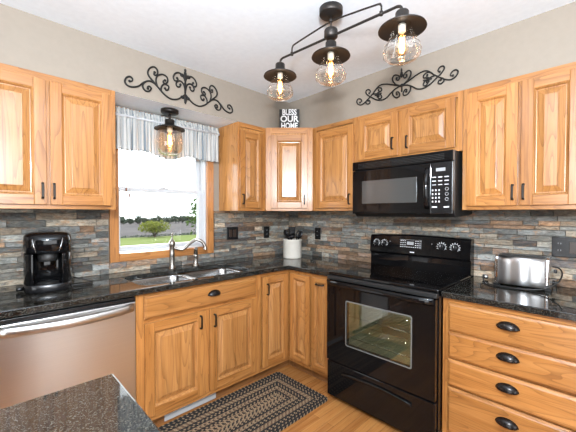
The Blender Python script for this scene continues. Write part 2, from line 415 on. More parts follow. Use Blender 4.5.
# ------------------------------------------------------------------ outdoors
GZ = lambda d: -.62-.013*d
m = MB()
def slab(y0, y1, nm, mat, x0=-80, x1=120):
    m = MB(); m.v = [(x0, y0, GZ(y0)), (x1, y0, GZ(y0)), (x1, y1, GZ(y1)), (x0, y1, GZ(y1)), (x0, y0, GZ(y0)-.4), (x1, y0, GZ(y0)-.4), (x1, y1, GZ(y1)-.4), (x0, y1, GZ(y1)-.4)]
    for q in ((0, 1, 2, 3), (7, 6, 5, 4), (0, 4, 5, 1), (1, 5, 6, 2), (2, 6, 7, 3), (3, 7, 4, 0)): m.face(q)
    return struct(nm, m, mat)
slab(.2, 30, 'ground_lawn', GRASS); slab(30, 260, 'ground_field', FIELD, -150, 300)
def foliage(m, c, rx, ry, rz, n, s, mi=0):
    for i in range(n):
        while True:
            p = Vector((random.uniform(-1, 1), random.uniform(-1, 1), random.uniform(-1, 1)))
            if .3 < p.length < 1: break
        p = Vector((c[0]+p.x*rx, c[1]+p.y*ry, c[2]+p.z*rz)); a = Vector((random.gauss(0, 1), random.gauss(0, 1), random.gauss(0, 1))).normalized()
        b = a.orthogonal().normalized(); cc = a.cross(b); k = s*random.uniform(.6, 1.3); nb = len(m.v)
        m.v += [tuple(p+b*k), tuple(p+cc*k*.6), tuple(p-b*k), tuple(p-cc*k*.6)]; m.face((nb, nb+1, nb+2, nb+3), mi)
def tree(name, label, cat, x, y, h, r, lm, n, s, group=None, trunk=.4, blobs=4):
    z = GZ(y); t_ = thing(name, label, cat, (x, y, z), 0, group)
    m = MB(); m.tube([(0, 0, -.05), (0.02*h, 0, h*trunk*.6), (0, 0, h*trunk*1.3)], [r*.10, r*.07, r*.04], 6)
    for k in range(3):
        a = k*2.1; m.tube([(0, 0, h*trunk*.5), (r*.5*math.cos(a), r*.5*math.sin(a), h*(trunk+.3))], [r*.05, r*.02], 5)
    m.build('trunk', BARK, t_)
    m = MB()
    for k in range(blobs):
        a = k*2*PI/blobs+.4; q = .42*r
        foliage(m, (q*math.cos(a), q*math.sin(a), h*(trunk+(1-trunk)*(.42+.1*(k % 2)))), r*.62, r*.62, h*(1-trunk)*.42, n//blobs, s)
    m.build('foliage', lm, t_, keep=True)
tree('garden_tree', 'small round yellow-green tree standing alone on the lawn, seen through window', 'tree', 10.0, 29.2, 1.75, 1.5, LEAF1, 1500, .10, trunk=.22, blobs=6)
tree('shade_tree', 'bright green leafy tree close to the window, cut off by its right edge', 'tree', 4.85, 9.2, 3.3, 1.35, LEAF3, 1600, .085, trunk=.3, blobs=6)
for i in range(50):
    y = 95+5*(i % 2)+random.uniform(-.5, .5); x = 18+i*1.12
    tree('distant_tree', 'dark green tree in the hazy tree line at the far edge of the field', 'tree', x, y, random.uniform(1.9, 3.0), 1.02, LEAF2, 260, .26, 'tree line beyond the field', trunk=.12, blobs=3)
hd = MB(); 
for i in range(60): foliage(hd, (2+i*.42, 30.2, GZ(30)+.08), .3, .22, .14, 22, .09)
tag(hd.build('low_hedge', LEAF2, keep=True), 'low dark hedge row between the lawn and the field outside window', 'hedge', kind='stuff')

# ------------------------------------------------------------------ cabinets
def door_mesh(wd, ht, y, st=.056):
    """stile and rail door with raised panel; front face towards -y at y-.019"""
    m = MB(); f = y-.020; b = y-.001
    m.box(0, st, f, b, 0, ht, 0); m.box(wd-st, wd, f, b, 0, ht, 0)
    m.box(st, wd-st, f, b, 0, st, 1); m.box(st, wd-st, f, b, ht-st, ht, 1)
    prof = [(0, .0), (.003, .003), (.007, .0055), (.0085, .0155), (.0165, .0165), (.019, .0135), (.043, .0035), (.0445, .001)]
    if wd < .2: prof = [(a*.6, d) for a, d in prof]
    rings = [[(st+a, f+d, st+a), (wd-st-a, f+d, st+a), (wd-st-a, f+d, ht-st-a), (st+a, f+d, ht-st-a)] for a, d in prof]
    m.loft(rings, 2, cap0=False, cap1=True, smooth=False)
    return m
def slab_mesh(wd, ht, y):
    m = MB(); f = y-.020; b = y-.001
    prof = [(0, b), (0, f+.009), (.003, f+.006), (.010, f+.003), (.014, f)]
    rings = [[(a, yy, a), (wd-a, yy, a), (wd-a, yy, ht-a), (a, yy, ht-a)] for a, yy in prof]
    return m.loft(rings, 0, smooth=False)
def bar_pull(parent, cx, cz, y, L=.09, horiz=False):
    m = MB(); hw = .0055
    pts = [(-L/2, 0), (-L/2, -.020), (-L/2+.010, -.027), (L/2-.010, -.027), (L/2, -.020), (L/2, 0), (L/2-.009, 0), (L/2-.009, -.016), (L/2-.014, -.020), (-L/2+.014, -.020), (-L/2+.009, -.016), (-L/2+.009, 0)]
    if horiz: m.loft([[(cx+a, y+b, cz-hw) for a, b in pts], [(cx+a, y+b, cz+hw) for a, b in pts]], smooth=False)
    else: m.loft([[(cx-hw, y+b, cz+a) for a, b in pts], [(cx+hw, y+b, cz+a) for a, b in pts]], smooth=False)
    return m.build('bar_pull', BRONZE, parent, bevel=.0015)
def cup_pull(parent, cx, cz, y, a=.047, b=.026, c=.030):
    m = MB(); rings = []
    for i in range(9):
        ph = (PI/2)*i/8; ring = []
        for j in range(17):
            th = PI*j/16; ring.append((cx+a*math.cos(th), y-b*math.sin(th)*math.cos(ph)-.0005, cz-.012+c*math.sin(th)*math.sin(ph)+.012*math.sin(th)*(1-math.sin(ph))*-.4))
        rings.append(ring)
    m.loft(rings, closed=False, cap0=False, cap1=False)
    m.prism([(cx+(a+.003)*math.cos(PI*j/16), cz-.013+(c+.004)*math.sin(PI*j/16)) for j in range(17)], y-.0025, y, 0)
    o = m.build('cup_pull', CUP, parent); s_ = o.modifiers.new('solid', 'SOLIDIFY'); s_.thickness = .002; s_.offset = -1; return o
def cabinet(label, kindname, loc, rz, W, D, z0, z1, fronts, group=None, cat='cabinet', stile=.03, toe=0, mids=(), frame_extra=None, endmat=None, sink=False):
    t_ = thing(kindname, label, cat, (loc[0], loc[1], z0), rz, group); H = z1-z0
    m = MB(); zb = toe if toe else .012
    if sink:
        m.box(.001, .018, -D+.020, -.002, zb, H); m.box(W-.018, W-.001, -D+.020, -.002, zb, H); m.box(.018, W-.018, -D+.020, -.002, zb, zb+.018); m.box(.018, W-.018, -.010, -.002, zb, H)
    else: m.box(.001, W-.001, -D+.020, -.002, zb, H)
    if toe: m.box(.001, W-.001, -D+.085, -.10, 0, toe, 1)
    else:
        m.box(.001, .014, -D+.02, -.002, 0, .012); m.box(W-.014, W-.001, -D+.02, -.002, 0, .012)
    m.build('body', [endmat or WD, TOE], t_)
    m = MB(); m.box(0, stile, -D, -D+.019, zb if toe else 0, H); m.box(W-stile, W, -D, -D+.019, zb if toe else 0, H)
    zz = zb if toe else 0
    m.box(stile, W-stile, -D, -D+.019, zz, zz+.026, 1); m.box(stile, W-stile, -D, -D+.019, H-.036, H, 1)
    for a, b in mids: m.box(a, b, -D+.0008, -D+.018, zz+.026, H-.036)
    for a, b in (frame_extra or ()): m.box(stile, W-stile, -D, -D+.019, a-z0, b-z0, 1)
    m.build('face_frame', [WV, WH], t_, bevel=.0015)
    for fr in fronts:
        x0, x1, a, b, typ = fr[:5]; wd, ht = x1-x0, b-a
        if typ == 'door': o = door_mesh(wd, ht, 0, .056 if wd > .2 else .036).build('door', [WV, WH, WP], t_, bevel=.0025)
        else: o = slab_mesh(wd, ht, 0).build('drawer' if typ == 'drawer' else 'false_front', [WH], t_, bevel=.001)
        o.location = (x0, -D, a-z0)
        if len(fr) > 5 and fr[5]:
            kind, hx, hz = fr[5]
            if kind == 'bar': bar_pull(o, hx-x0, hz-a, -.020)
            elif kind == 'hbar': bar_pull(o, hx-x0, hz-a, -.020, .08, True)
            else: cup_pull(o, hx-x0, hz-a, -.020)
    return t_
UD = .300; RS = -PI/2; UH = 'upper cabinets'
DZ0, DZ1 = 1.396, 2.090
x0 = -2.560
cabinet('wide two-door oak wall cabinet left of the window, above the coffee maker', 'wall_cabinet', (x0, 0), 0, .699, UD, UB, UT-.001,
        [(.025, .342, DZ0, DZ1, 'door', ('bar', -2.239-x0, 1.473)), (.359, .675, DZ0, DZ1, 'door', ('bar', -2.187-x0, 1.473))], mids=((.330, .370),))
x0 = -.914
cabinet('narrow single-door oak wall cabinet just right of the window, shiny side panel', 'wall_cabinet', (x0, 0), 0, .304, UD, UB, UT-.001,
        [(.012, .262, DZ0, 2.06, 'door', ('bar', -.88-x0, 1.471))])
cabinet('oak wall cabinet with one door between the corner cabinet and the microwave', 'wall_cabinet', (0, -.61), RS, .464, UD, UB, UT-.001,
        [(.050, .443, DZ0, 2.072, 'door', ('bar', .415, 1.467))], stile=.04)
cabinet('short two-door oak wall cabinet directly above the microwave', 'wall_cabinet', (0, -1.075), RS, .783, UD, 1.748, UT-.001,
        [(.030, .358, 1.772, 2.092, 'door', ('bar', .323, 1.862)), (.388, .745, 1.772, 2.092, 'door', ('bar', .432, 1.855))], mids=((.35, .40),))
cabinet('two-door oak wall cabinet right of the microwave, above the toaster', 'wall_cabinet', (0, -1.860), RS, .590, UD, UB, UT-.001,
        [(.028, .288, DZ0, DZ1, 'door', ('bar', 2.129-1.860, 1.471)), (.302, .562, DZ0, DZ1, 'door', ('bar', 2.179-1.860, 1.472))], mids=((.28, .31),))
# diagonal corner cabinet
t_ = thing('corner_wall_cabinet', 'diagonal oak corner wall cabinet with one pale door, under the small black sign', 'cabinet', (-.459, -.459, UB), -PI/4)
H = UT-.001-UB; hw = .2135
m = MB(); m.v = []
c45 = math.sqrt(.5)
def loc2(p):   # world xy -> local of the 45-degree cabinet
    d = Vector((p[0]+.459, p[1]+.459)); return (d.x*c45-d.y*c45, d.x*c45+d.y*c45)
foot = [loc2(p) for p in ((-.608, -.315), (-.608, -.002), (-.002, -.002), (-.002, -.608), (-.315, -.608))]
m.prismz(foot, .012, H); m.build('body', WD, t_)
m = MB(); m.box(-hw, -hw+.055, -.012, .008, 0, H); m.box(hw-.055, hw, -.012, .008, 0, H); m.box(-hw+.055, hw-.055, -.012, .008, 0, .04, 1); m.box(-hw+.055, hw-.055, -.012, .008, H-.05, H, 1)
m.build('face_frame', [WV, WH], t_, bevel=.0015)
o = door_mesh(.330, 2.060-DZ0, 0).build('door', [WV, WH, WP], t_, bevel=.0025); o.location = (-.165, -.013, DZ0-UB); bar_pull(o, .302, .08, -.020)

# base cabinets
BT = CTOP-.036
x0 = -1.849
cabinet('wide oak sink base cabinet under the window, two doors and one cup pull', 'sink_base_cabinet', (x0, 0), 0, .926, .61, 0, BT,
        [(.042, .876, .722, .862, 'false', ('cup', -1.345-x0, .806)), (.042, .435, .135, .698, 'door', ('bar', -1.451-x0, .630)), (.472, .876, .135, .698, 'door', ('bar', -1.346-x0, .618))],
        stile=.045, toe=.10, mids=((.42, .49),), frame_extra=((.69, .73),), sink=True)
# corner base
t_ = thing('corner_base_cabinet', 'oak corner base cabinet with two doors meeting in the inner corner', 'cabinet', (0, 0, 0))
m = MB(); m.prismz([(-.922, -.002), (-.002, -.002), (-.002, -.872), (-.590, -.872), (-.590, -.590), (-.922, -.590)], .10, BT)
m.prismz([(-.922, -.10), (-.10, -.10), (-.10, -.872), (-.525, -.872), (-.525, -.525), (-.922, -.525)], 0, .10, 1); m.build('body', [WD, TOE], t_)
m = MB(); m.box(-.922, -.591, -.610, -.591, .10, .126, 1); m.box(-.922, -.591, -.610, -.591, BT-.03, BT, 1); m.box(-.610, -.591, -.872, -.610, .10, .126, 1); m.box(-.610, -.591, -.872, -.610, BT-.03, BT, 1); m.box(-.610, -.5915, -.610, -.5915, .10, BT, 0)
m.build('face_frame', [WV, WH], t_, bevel=.0015)
o = door_mesh(.276, .715, 0).build('door', [WV, WH, WP], t_, bevel=.0025); o.location = (-.912, -.610, .135); bar_pull(o, .042, .615, -.020)
o = door_mesh(.218, .715, 0, .045).build('door', [WV, WH, WP], t_, bevel=.0025); o.location = (-.610, -.640, .135); o.rotation_euler = (0, 0, RS)
cabinet('very narrow oak base cabinet left of the stove with a horizontal pull', 'narrow_base_cabinet', (0, -.874), RS, .208, .61, 0, BT,
        [(.008, .180, .135, .850, 'door', ('hbar', .098, .805))], stile=.02, toe=.10)
dz = [(.700, .852), (.548, .692), (.392, .540), (.128, .384)]; hz = [.795, .640, .487, .314]
cabinet('oak base cabinet with four stacked drawers under the toaster', 'drawer_cabinet', (0, -1.861), RS, .614, .61, 0, BT,
        [(.030, .588, a, b, 'drawer', ('cup', .312, h)) for (a, b), h in zip(dz, hz)], stile=.03, toe=.10, frame_extra=((.385, .39), (.54, .548), (.69, .70)))
cabinet('oak base cabinet left of the dishwasher beyond the frame edge', 'base_cabinet', (-3.05, 0), 0, .595, .61, 0, BT,
        [(.03, .565, .135, .85, 'door', ('bar', .52, .77))], toe=.10)

# ------------------------------------------------------------------ countertops
def plate(name, label, outer, holes, z0, z1, mat, cat='countertop'):
    bm = bmesh.new(); edges = []
    for loop in [outer]+holes:
        vs = [bm.verts.new((x, y, z1)) for x, y in loop]
        edges += [bm.edges.new((vs[i], vs[(i+1) % len(vs)])) for i in range(len(vs))]
    bmesh.ops.triangle_fill(bm, use_beauty=True, use_dissolve=False, edges=edges)
    r = bmesh.ops.extrude_face_region(bm, geom=bm.faces[:]); vs = [g for g in r['geom'] if isinstance(g, bmesh.types.BMVert)]
    bmesh.ops.translate(bm, verts=vs, vec=(0, 0, z0-z1)); bmesh.ops.recalc_face_normals(bm, faces=bm.faces)
    me = bpy.data.meshes.new(name); bm.to_mesh(me); bm.free(); me.materials.append(mat)
    o = bpy.data.objects.new(name, me); col.objects.link(o)
    b = o.modifiers.new('bevel', 'BEVEL'); b.width = .004; b.segments = 2; b.limit_method = 'ANGLE'; b.angle_limit = R(50)
    return tag(o, label, cat)
CF = .645
SX0, SX1, SY0, SY1 = -1.80, -.965, -.590, -.175
hole = rrect(SX0, SX1, SY0, SY1, .09, 6)
plate('granite_countertop', 'L-shaped black granite countertop around the sink, from the coffee maker to the stove',
      [(-3.05, 0), (0, 0), (0, -1.081), (-CF, -1.081), (-CF, -CF), (-3.05, -CF)], [hole], CTOP-.034, CTOP, GRAN)
plate('granite_countertop', 'short black granite countertop right of the stove, holding the toaster', [(0, -1.861), (0, -2.50), (-CF, -2.50), (-CF, -1.861)], [], CTOP-.034, CTOP, GRAN)
plate('island_countertop', 'speckled dark granite island top in the near left foreground', [(-3.25, -1.583), (-2.236, -1.583), (-2.236, -2.25), (-3.25, -2.25)], [], CTOP-.034, CTOP, GRAN2)
t_ = thing('island_cabinet', 'oak island cabinet under the speckled granite top in the foreground', 'cabinet', (-3.22, -2.22, 0))
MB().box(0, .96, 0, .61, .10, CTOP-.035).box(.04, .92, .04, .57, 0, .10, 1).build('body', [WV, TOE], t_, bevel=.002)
for k in range(2):
    o = door_mesh(.44, .70, 0).build('door', [WV, WH, WP], t_, bevel=.0025); o.location = (.02+k*.48+.44, .61, .14); o.rotation_euler = (0, 0, PI); bar_pull(o, .40 if k else .04, .6, -.02)

# ------------------------------------------------------------------ sink
t_ = thing('kitchen_sink', 'undermount double bowl stainless sink set in the black counter below the window', 'sink', (0, 0, 0))
def bowl(xa, xb, ya, yb, depth, label=None):
    m = MB(); r = .07; zt = CTOP-.036; rings = []
    for ins, z, rr in ((0, zt, r), (.004, zt-.01, r), (.008, zt-depth*.5, r), (.012, zt-depth+.03, r), (.022, zt-depth+.008, r), (.045, zt-depth, .06)):
        rings.append([(x, y, z) for x, y in rrect(xa+ins, xb-ins, ya+ins, yb-ins, max(rr-ins*.5, .02), 6)])
    m.loft(rings, cap0=False, cap1=True)
    o = m.build('bowl', SINKM, t_); s_ = o.modifiers.new('solid', 'SOLIDIFY'); s_.thickness = .0015; s_.offset = 1
    cx, cy = (xa+xb)/2, (ya+yb)/2
    MB().lathe([(.045, .002), (.045, .004), (.036, .004), (.030, .001), (.008, .001), (.006, .006)], (cx, cy, zt-depth), 20).build('drain', CHROME, o)
bowl(-1.790, -1.395, SY0-.003, SY1+.003, .20); bowl(-1.365, -.970, SY0-.003, SY1+.003, .17)
MB().box(-1.396, -1.364, SY0+.04, SY1-.04, CTOP-.046, CTOP-.040).build('divider', SINKM, t_, bevel=.003)
# faucet
fx, fy = -1.405, -.105
t_ = thing('kitchen_faucet', 'tall brushed nickel faucet with arched spout behind the sink', 'faucet', (fx, fy, CTOP), 0)
MB().lathe([(.030, 0), (.030, .006), (.024, .012), (.021, .03), (.020, .10), (.022, .115), (.020, .125), (.019, .17), (.024, .185), (.025, .20), (.022, .212), (.013, .225), (.006, .235), (.005, .25), (.008, .258), (.006, .266), (.001, .27)], n=20).build('body', NICKEL, t_)
P = smooth_path([(.012, -.004, .165), (.05, -.018, .150), (.085, -.035, .155), (.125, -.055, .195), (.165, -.080, .222), (.205, -.100, .205), (.225, -.112, .165), (.226, -.113, .140)], 4)
MB().tube(P, [.0125]*(len(P)-4)+[.013, .014, .015, .016], 12).build('spout', NICKEL, t_)
MB().tube([(0, 0, .262), (-.004, -.01, .272), (-.010, -.045, .282)], [.005, .005, .004], 8).build('lever', NICKEL, t_)
t_ = thing('side_sprayer', 'short brushed nickel side sprayer on the counter right of the faucet', 'sprayer', (-1.205, -.11, CTOP)); t_.scale = (1.25, 1.25, 1.12)
MB().lathe([(.024, 0), (.024, .005), (.017, .012), (.014, .03), (.013, .07), (.016, .082)], n=16).build('base', NICKEL, t_)
MB().tube([(0, 0, .08), (0, 0, .105), (-.004, -.008, .122), (-.010, -.026, .132)], [.013, .014, .013, .011], 10).build('spray_head', NICKEL, t_)

# ------------------------------------------------------------------ dishwasher
t_ = thing('dishwasher', 'stainless steel dishwasher with a bowed bar handle, left of the sink base', 'dishwasher', (-2.451, 0, 0))
DW = .598
MB().box(.002, DW-.002, -.60, -.02, .09, .872).box(.03, DW-.03, -.53, -.05, 0, .09).build('body', MATTEK, t_)
m = MB(); rr = []
for k in range(9):
    u = k/8; rr.append((.004+(DW-.008)*u, -.632-.004*math.sin(PI*u)))
m.loft([[(x, y, .115) for x, y in rr]+[(DW-.004, -.602, .115), (.004, -.602, .115)], [(x, y, .845) for x, y in rr]+[(DW-.004, -.602, .845), (.004, -.602, .845)]], smooth=False)
dr = m.build('door', STEEL, t_, bevel=.004)
P = [(.008+(DW-.028)*k/16, -.645-.040*math.sin(PI*k/16)**.7, .818-.006*math.sin(PI*k/16)) for k in range(17)]
m = MB(); rings = []
for p in P: rings.append([(p[0], p[1]+a, p[2]+b) for a, b in ((-.012, 0), (-.008, .018), (0, .023), (.007, .018), (.009, 0), (.007, -.018), (0, -.023), (-.008, -.018))])
m.loft(rings); m.build('handle', STEEL, dr)
m = MB(); m.box(.004, DW-.004, -.625, -.602, .849, .868); m.build('control_strip', BLACKP, t_, bevel=.002)

# ------------------------------------------------------------------ range
RW = .770
t_ = thing('electric_range', 'glossy black freestanding electric range with glass cooktop and rear controls', 'stove', (0, -1.086, 0), RS)
m = MB(); m.box(.0, .09, -.655, -.02, .03, .905); m.box(RW-.09, RW, -.655, -.02, .03, .905); m.box(.09, RW-.09, -.06, -.02, .03, .905); m.box(.09, RW-.09, -.655, -.06, .03, .33); m.box(.09, RW-.09, -.655, -.06, .80, .905)
for a in (.05, RW-.05):
    for b in (-.60, -.10): m.box(a-.02, a+.02, b-.02, b+.02, 0, .03)
m.build('body', GLOSSK, t_)
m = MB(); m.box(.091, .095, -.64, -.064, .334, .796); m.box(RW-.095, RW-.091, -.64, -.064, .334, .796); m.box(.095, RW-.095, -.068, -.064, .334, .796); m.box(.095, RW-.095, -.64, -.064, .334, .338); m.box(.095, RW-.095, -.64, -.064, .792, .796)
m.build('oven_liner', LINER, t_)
for z in (.47, .62):
    m = MB(); m.tube([(.10, -.62, z), (RW-.10, -.62, z)], .003, 6); m.tube([(.10, -.12, z), (RW-.10, -.12, z)], .003, 6); m.tube([(.10, -.37, z), (RW-.10, -.37, z)], .003, 6)
    for k in range(19): m.tube([(.115+k*.03, -.62, z+.003), (.115+k*.03, -.12, z+.003)], .0016, 5)
    m.build('oven_rack', CHROME, t_)
lp = light('oven_fill', 'POINT', (.62, -.25, .75), 10.0, (1, .93, .78), shadow_soft_size=.02); lp.parent = t_  # point light added to brighten the oven interior behind the glass
m = MB(); m.box(-.001, RW+.001, -.672, -.095, .905, .926); m.build('cooktop', GLOSSK, t_, bevel=.006)
for (a, b, r) in ((.20, -.52, .10), (.57, -.52, .075), (.20, -.24, .075), (.57, -.24, .10)):
    m = MB(); rings = [[(a+q*math.cos(2*PI*k/40), b+q*math.sin(2*PI*k/40), .9265) for k in range(40)] for q in (r, r-.0018)]
    m.loft(rings, cap0=False, cap1=False); m.build('burner_mark', BURN, t_)
m = MB(); top = [(RW*k/12, 1.172+.014*math.sin(PI*k/12)) for k in range(13)]
prof = lambda y0, y1: None
front = [(x, -.118, .985) for x, z in top]; 
rings = []
for x, z in top: rings.append([(x, -.02, .905), (x, -.095, .905), (x, -.092, 1.020), (x, -.112, 1.032), (x, -.096, z-.012), (x, -.085, z), (x, -.02, z)])
m.loft(rings, smooth=False); con = m.build('console', GLOSSK, t_, bevel=.003)
def facep(z): return -.112+(z-1.032)/(1.155-1.032)*.014
tilt = Matrix.Rotation(R(-6.5), 4, 'X')
def knob(x, z, r=.021):
    m = MB(); m.lathe([(r, 0), (r, -.010), (r*.85, -.014), (r*.8, -.022), (r*.6, -.024)], n=20, axis='y'); m.box(-.004, .004, -.030, -.018, -r*.9, r*.9)
    k = m.build('knob', BLACKP, t_, bevel=.001); k.location = (x, facep(z)-.001, z)
    MB().box(-.0012, .0012, -.0312, -.030, r*.1, r*.85).build('pointer', WHITEP, k)
    m = MB()
    for q in range(11):
        a = R(-140+q*28); m.box(-.0018, .0018, -.0012, 0, r*1.28, r*1.62); m.xform(Matrix.Rotation(a, 4, 'Y'), len(m.v)-8)
    n0 = len(m.v)
    m.loft([[(q*math.cos(2*PI*j/30), -.0008, q*math.sin(2*PI*j/30)) for j in range(30)] for q in (r*1.18, r*1.24)], cap0=False, cap1=False)
    m.build('dial_marks', WHITEP, k)
for x in (.062, .132, .582, .672): knob(x, 1.108, .022 if x > .4 else .019)
z = 1.113; m = MB(); m.box(.262, .438, -.004, 0, -.034, .034); dp = m.build('display_panel', BLACKP, t_, bevel=.002); dp.location = (0, facep(z)-.0005, z); dp.rotation_euler = (R(6.5)*-1, 0, 0)
m = MB()
for r_ in range(4):
    for c_ in range(10):
        if 3 <= c_ <= 6 and r_ >= 1: continue
        xx = .272+c_*.0168; zz = -.026+r_*.0155; m.box(xx, xx+.009, -.0052, -.0042, zz, zz+.0045)
m.box(.266, .434, -.005, -.0042, .0315, .0325); m.build('buttons', WHITEP, dp)
MB().box(.325, .378, -.006, -.0042, -.006, .018).build('clock', GREYP, dp)
MB().box(.352, .385, -.1165, -.112, 1.048, 1.055).build('maker_badge', WHITEP, t_)
for x in (.185, .515): MB().lathe([(.003, 0), (.003, -.002)], (x, -.108, 1.125), 10, axis='y').build('indicator_lamp', GREYP, t_)
# oven door with window opening
m = MB(); dx0, dx1, dz0, dz1 = .005, RW-.005, .300, .868; ox0, ox1, oz0, oz1 = .170, .630, .442, .748; yb, yf = -.658, -.694
m.box(dx0, ox0, yf, yb, dz0, dz1); m.box(ox1, dx1, yf, yb, dz0, dz1); m.box(ox0, ox1, yf, yb, dz0, oz0); m.box(ox0, ox1, yf, yb, oz1, dz1)
od = m.build('oven_door', GLOSSK, t_, bevel=.0)
MB().box(ox0, ox1, yf+.004, yf+.008, oz0, oz1).build('oven_window', OVENG, od)
m = MB(); o1 = rrect(ox0-.004, ox1+.004, oz0-.004, oz1+.004, .014); o2 = rrect(ox0+.004, ox1-.004, oz0+.004, oz1-.004, .010)
m.loft([[(x, yf-.0012, z) for x, z in o1], [(x, yf-.0012, z) for x, z in o2]], cap0=False, cap1=False, smooth=False); m.build('window_border', DKGREY, od)
m = MB(); rings = []
for k in range(13):
    u = k/12; x = .012+(RW-.024)*u; d = .030*min(1, math.sin(PI*u)*3.0)
    rings.append([(x, yf, .872), (x, yf-.010-d, .880), (x, yf-.018-d, .868), (x, yf-.016-d, .846), (x, yf-.006-d*.6, .838), (x, yf, .836)])
m.loft(rings); m.build('door_handle', GLOSSK, od, bevel=.002)
MB().box(.0, RW, -.690, -.655, .876, .904).build('vent_trim', MATTEK, t_, bevel=.004)
m = MB(); m.box(.005, RW-.005, -.690, -.658, .040, .290); sd = m.build('storage_drawer', GLOSSK, t_, bevel=.006)
m = MB(); rings = []
for k in range(13):
    u = k/12; x = .14+(RW-.28)*u; zc = .225+.018*math.sin(PI*u); rings.append([(x, -.690, zc+.014), (x, -.703, zc+.010), (x, -.705, zc), (x, -.690, zc-.014)])
m.loft(rings); m.build('drawer_pull', GLOSSK, sd)

# ------------------------------------------------------------------ microwave
MW = .728
t_ = thing('over_range_microwave', 'black over-the-range microwave hung under the short cabinet above the stove', 'microwave', (0, -1.112, 1.325), RS)
MH = .420
m = MB(); m.loft([[(x, -.004, .020), (x, -.35, .0), (x, -.375, .02), (x, -.375, MH), (x, -.004, MH)] for x in (0, MW)], smooth=False); m.build('body', MATTEK, t_, bevel=.003)
m = MB(); m.box(.0, MW, -.412, -.376, .352, MH-.002); vg = m.build('vent_grille', GLOSSK, t_, bevel=.004)
m = MB()
for k in range(4): m.box(.05, MW-.05, -.4128, -.412, .366+k*.010, .369+k*.010)
m.build('vent_slot', MATTEK, vg)
m = MB(); m.box(.0, .597, -.410, -.376, .022, .348); md = m.build('door', GLOSSK, t_, bevel=.004)
t2 = NT('microwave_window'); b_ = t2.bsdf((.05, .052, .052), .10, 0, None, Specular_IOR_Level=.9); MWIN = t2.m
MB().box(.085, .505, -.4115, -.409, .098, .268).build('door_window', MWIN, md, bevel=.001)
m = MB(); rings = []
for k in range(13):
    u = k/12; zz = .055+.265*u; d = .034*math.sin(PI*u)**.6
    rings.append([(.558, -.410, zz), (.562, -.414-d, zz), (.575, -.420-d, zz), (.588, -.414-d, zz), (.592, -.410, zz)])
m.loft(rings); m.build('door_handle', GLOSSK, md)
m = MB(); m.box(.600, MW, -.410, -.376, .022, .348); cp = m.build('control_panel', BLACKP, t_, bevel=.004)
m = MB()
for c_ in range(3):
    for r_ in range(4): m.box(.604+c_*.020, .612+c_*.020, -.4112, -.4102, .095+r_*.024, .106+r_*.024)
m.build('number_pad', WHITEP, cp); m = MB()
for c_ in range(3):
    m.box(.604+c_*.038, .628+c_*.038, -.4112, -.4102, .228, .234); m.box(.604+c_*.038, .628+c_*.038, -.4112, -.4102, .252, .258); m.box(.604+c_*.038, .628+c_*.038, -.4112, -.4102, .205, .209)
m.build('function_keys', WHITEP, cp)
for r_ in range(3):
    m = MB(); m.loft([[(.694+q*math.cos(2*PI*j/20), -.4112, .115+r_*.032+q*math.sin(2*PI*j/20)) for j in range(20)] for q in (.010, .0085)], cap0=False, cap1=False); m.build('control_ring', WHITEP, cp)
m = MB(); m.box(.604, .636, -.4112, -.4102, .062, .070); m.box(.676, .708, -.4112, -.4102, .062, .070)
m.build('start_stop_keys', WHITEP, cp)
MB().box(.628, .684, -.4115, -.4102, .292, .312).build('clock', GREYP, cp)

# ------------------------------------------------------------------ ceiling fixture
def bulb(parent, z, s=1.0, warm=(1, .78, .55), power=.6):
    so = MB().lathe([(.014*s, z), (.016*s, z-.004), (.016*s, z-.030*s), (.013*s, z-.034*s)], n=14).build('socket', SOCK, parent)
    b = MB().lathe([(.011*s, z-.032*s), (.016*s, z-.048*s), (.024*s, z-.072*s), (.028*s, z-.095*s), (.026*s, z-.112*s), (.016*s, z-.126*s), (.004*s, z-.131*s)], n=16).build('bulb', BULBG, parent)
    m = MB()
    for k in range(6):
        a = k*PI/3; r = .009*s; m.tube([(r*math.cos(a), r*math.sin(a), z-.050*s), (r*1.25*math.cos(a+.3), r*1.25*math.sin(a+.3), z-.110*s)], .0012*s, 5)
    m.build('filament', FILA, b)
    l = light('bulb_light', 'POINT', (0, 0, z-.08*s), power, warm, shadow_soft_size=.012); l.parent = parent
fx = thing('ceiling_light_fixture', 'dark bronze three-shade bar light with clear glass jars on the ceiling', 'light fixture', (-1.137, -1.464, CH), 0)
MB().lathe([(.062, 0), (.062, -.030), (.058, -.034), (.02, -.036), (.012, -.042)], n=32).build('canopy', FIX, fx)
MB().tube([(0, 0, -.035), (0, 0, -.115)], .0055, 10).lathe([(.009, -.070), (.011, -.066), (.011, -.058), (.009, -.054)], n=12).build('stem', FIX, fx)
P = smooth_path([(0, .398, -.170), (0, .394, -.150), (0, .378, -.140), (0, .34, -.139), (0, .1, -.139), (0, -.1, -.139), (0, -.34, -.139), (0, -.378, -.140), (0, -.394, -.150), (0, -.398, -.170)], 4)
lr = MB().tube(P, .0065, 10).xform(Matrix.Rotation(R(2.4), 4, 'X') ).build('lower_rod', FIX, fx); lr.location = (0, -.006, -.007)
P = smooth_path([(0, .295, -.139), (0, .295, -.108), (0, .288, -.096), (0, .275, -.090), (0, .15, -.075), (0, 0, -.062), (0, -.15, -.075), (0, -.275, -.090), (0, -.288, -.096), (0, -.295, -.108), (0, -.295, -.139)], 4)
MB().tube(P, .0045, 8).lathe([(.009, -.148), (.009, -.130)], (0, .295, 0), 10).lathe([(.009, -.148), (.009, -.130)], (0, -.295, 0), 10).xform(Matrix.Rotation(R(2.2), 4, 'X')).build('upper_rod', FIX, fx).location = (0, -.006, -.006)
MB().lathe([(.020, -.108), (.034, -.112), (.036, -.118), (.036, -.150), (.030, -.156), (.020, -.160)], n=24).build('hub', FIX, fx)
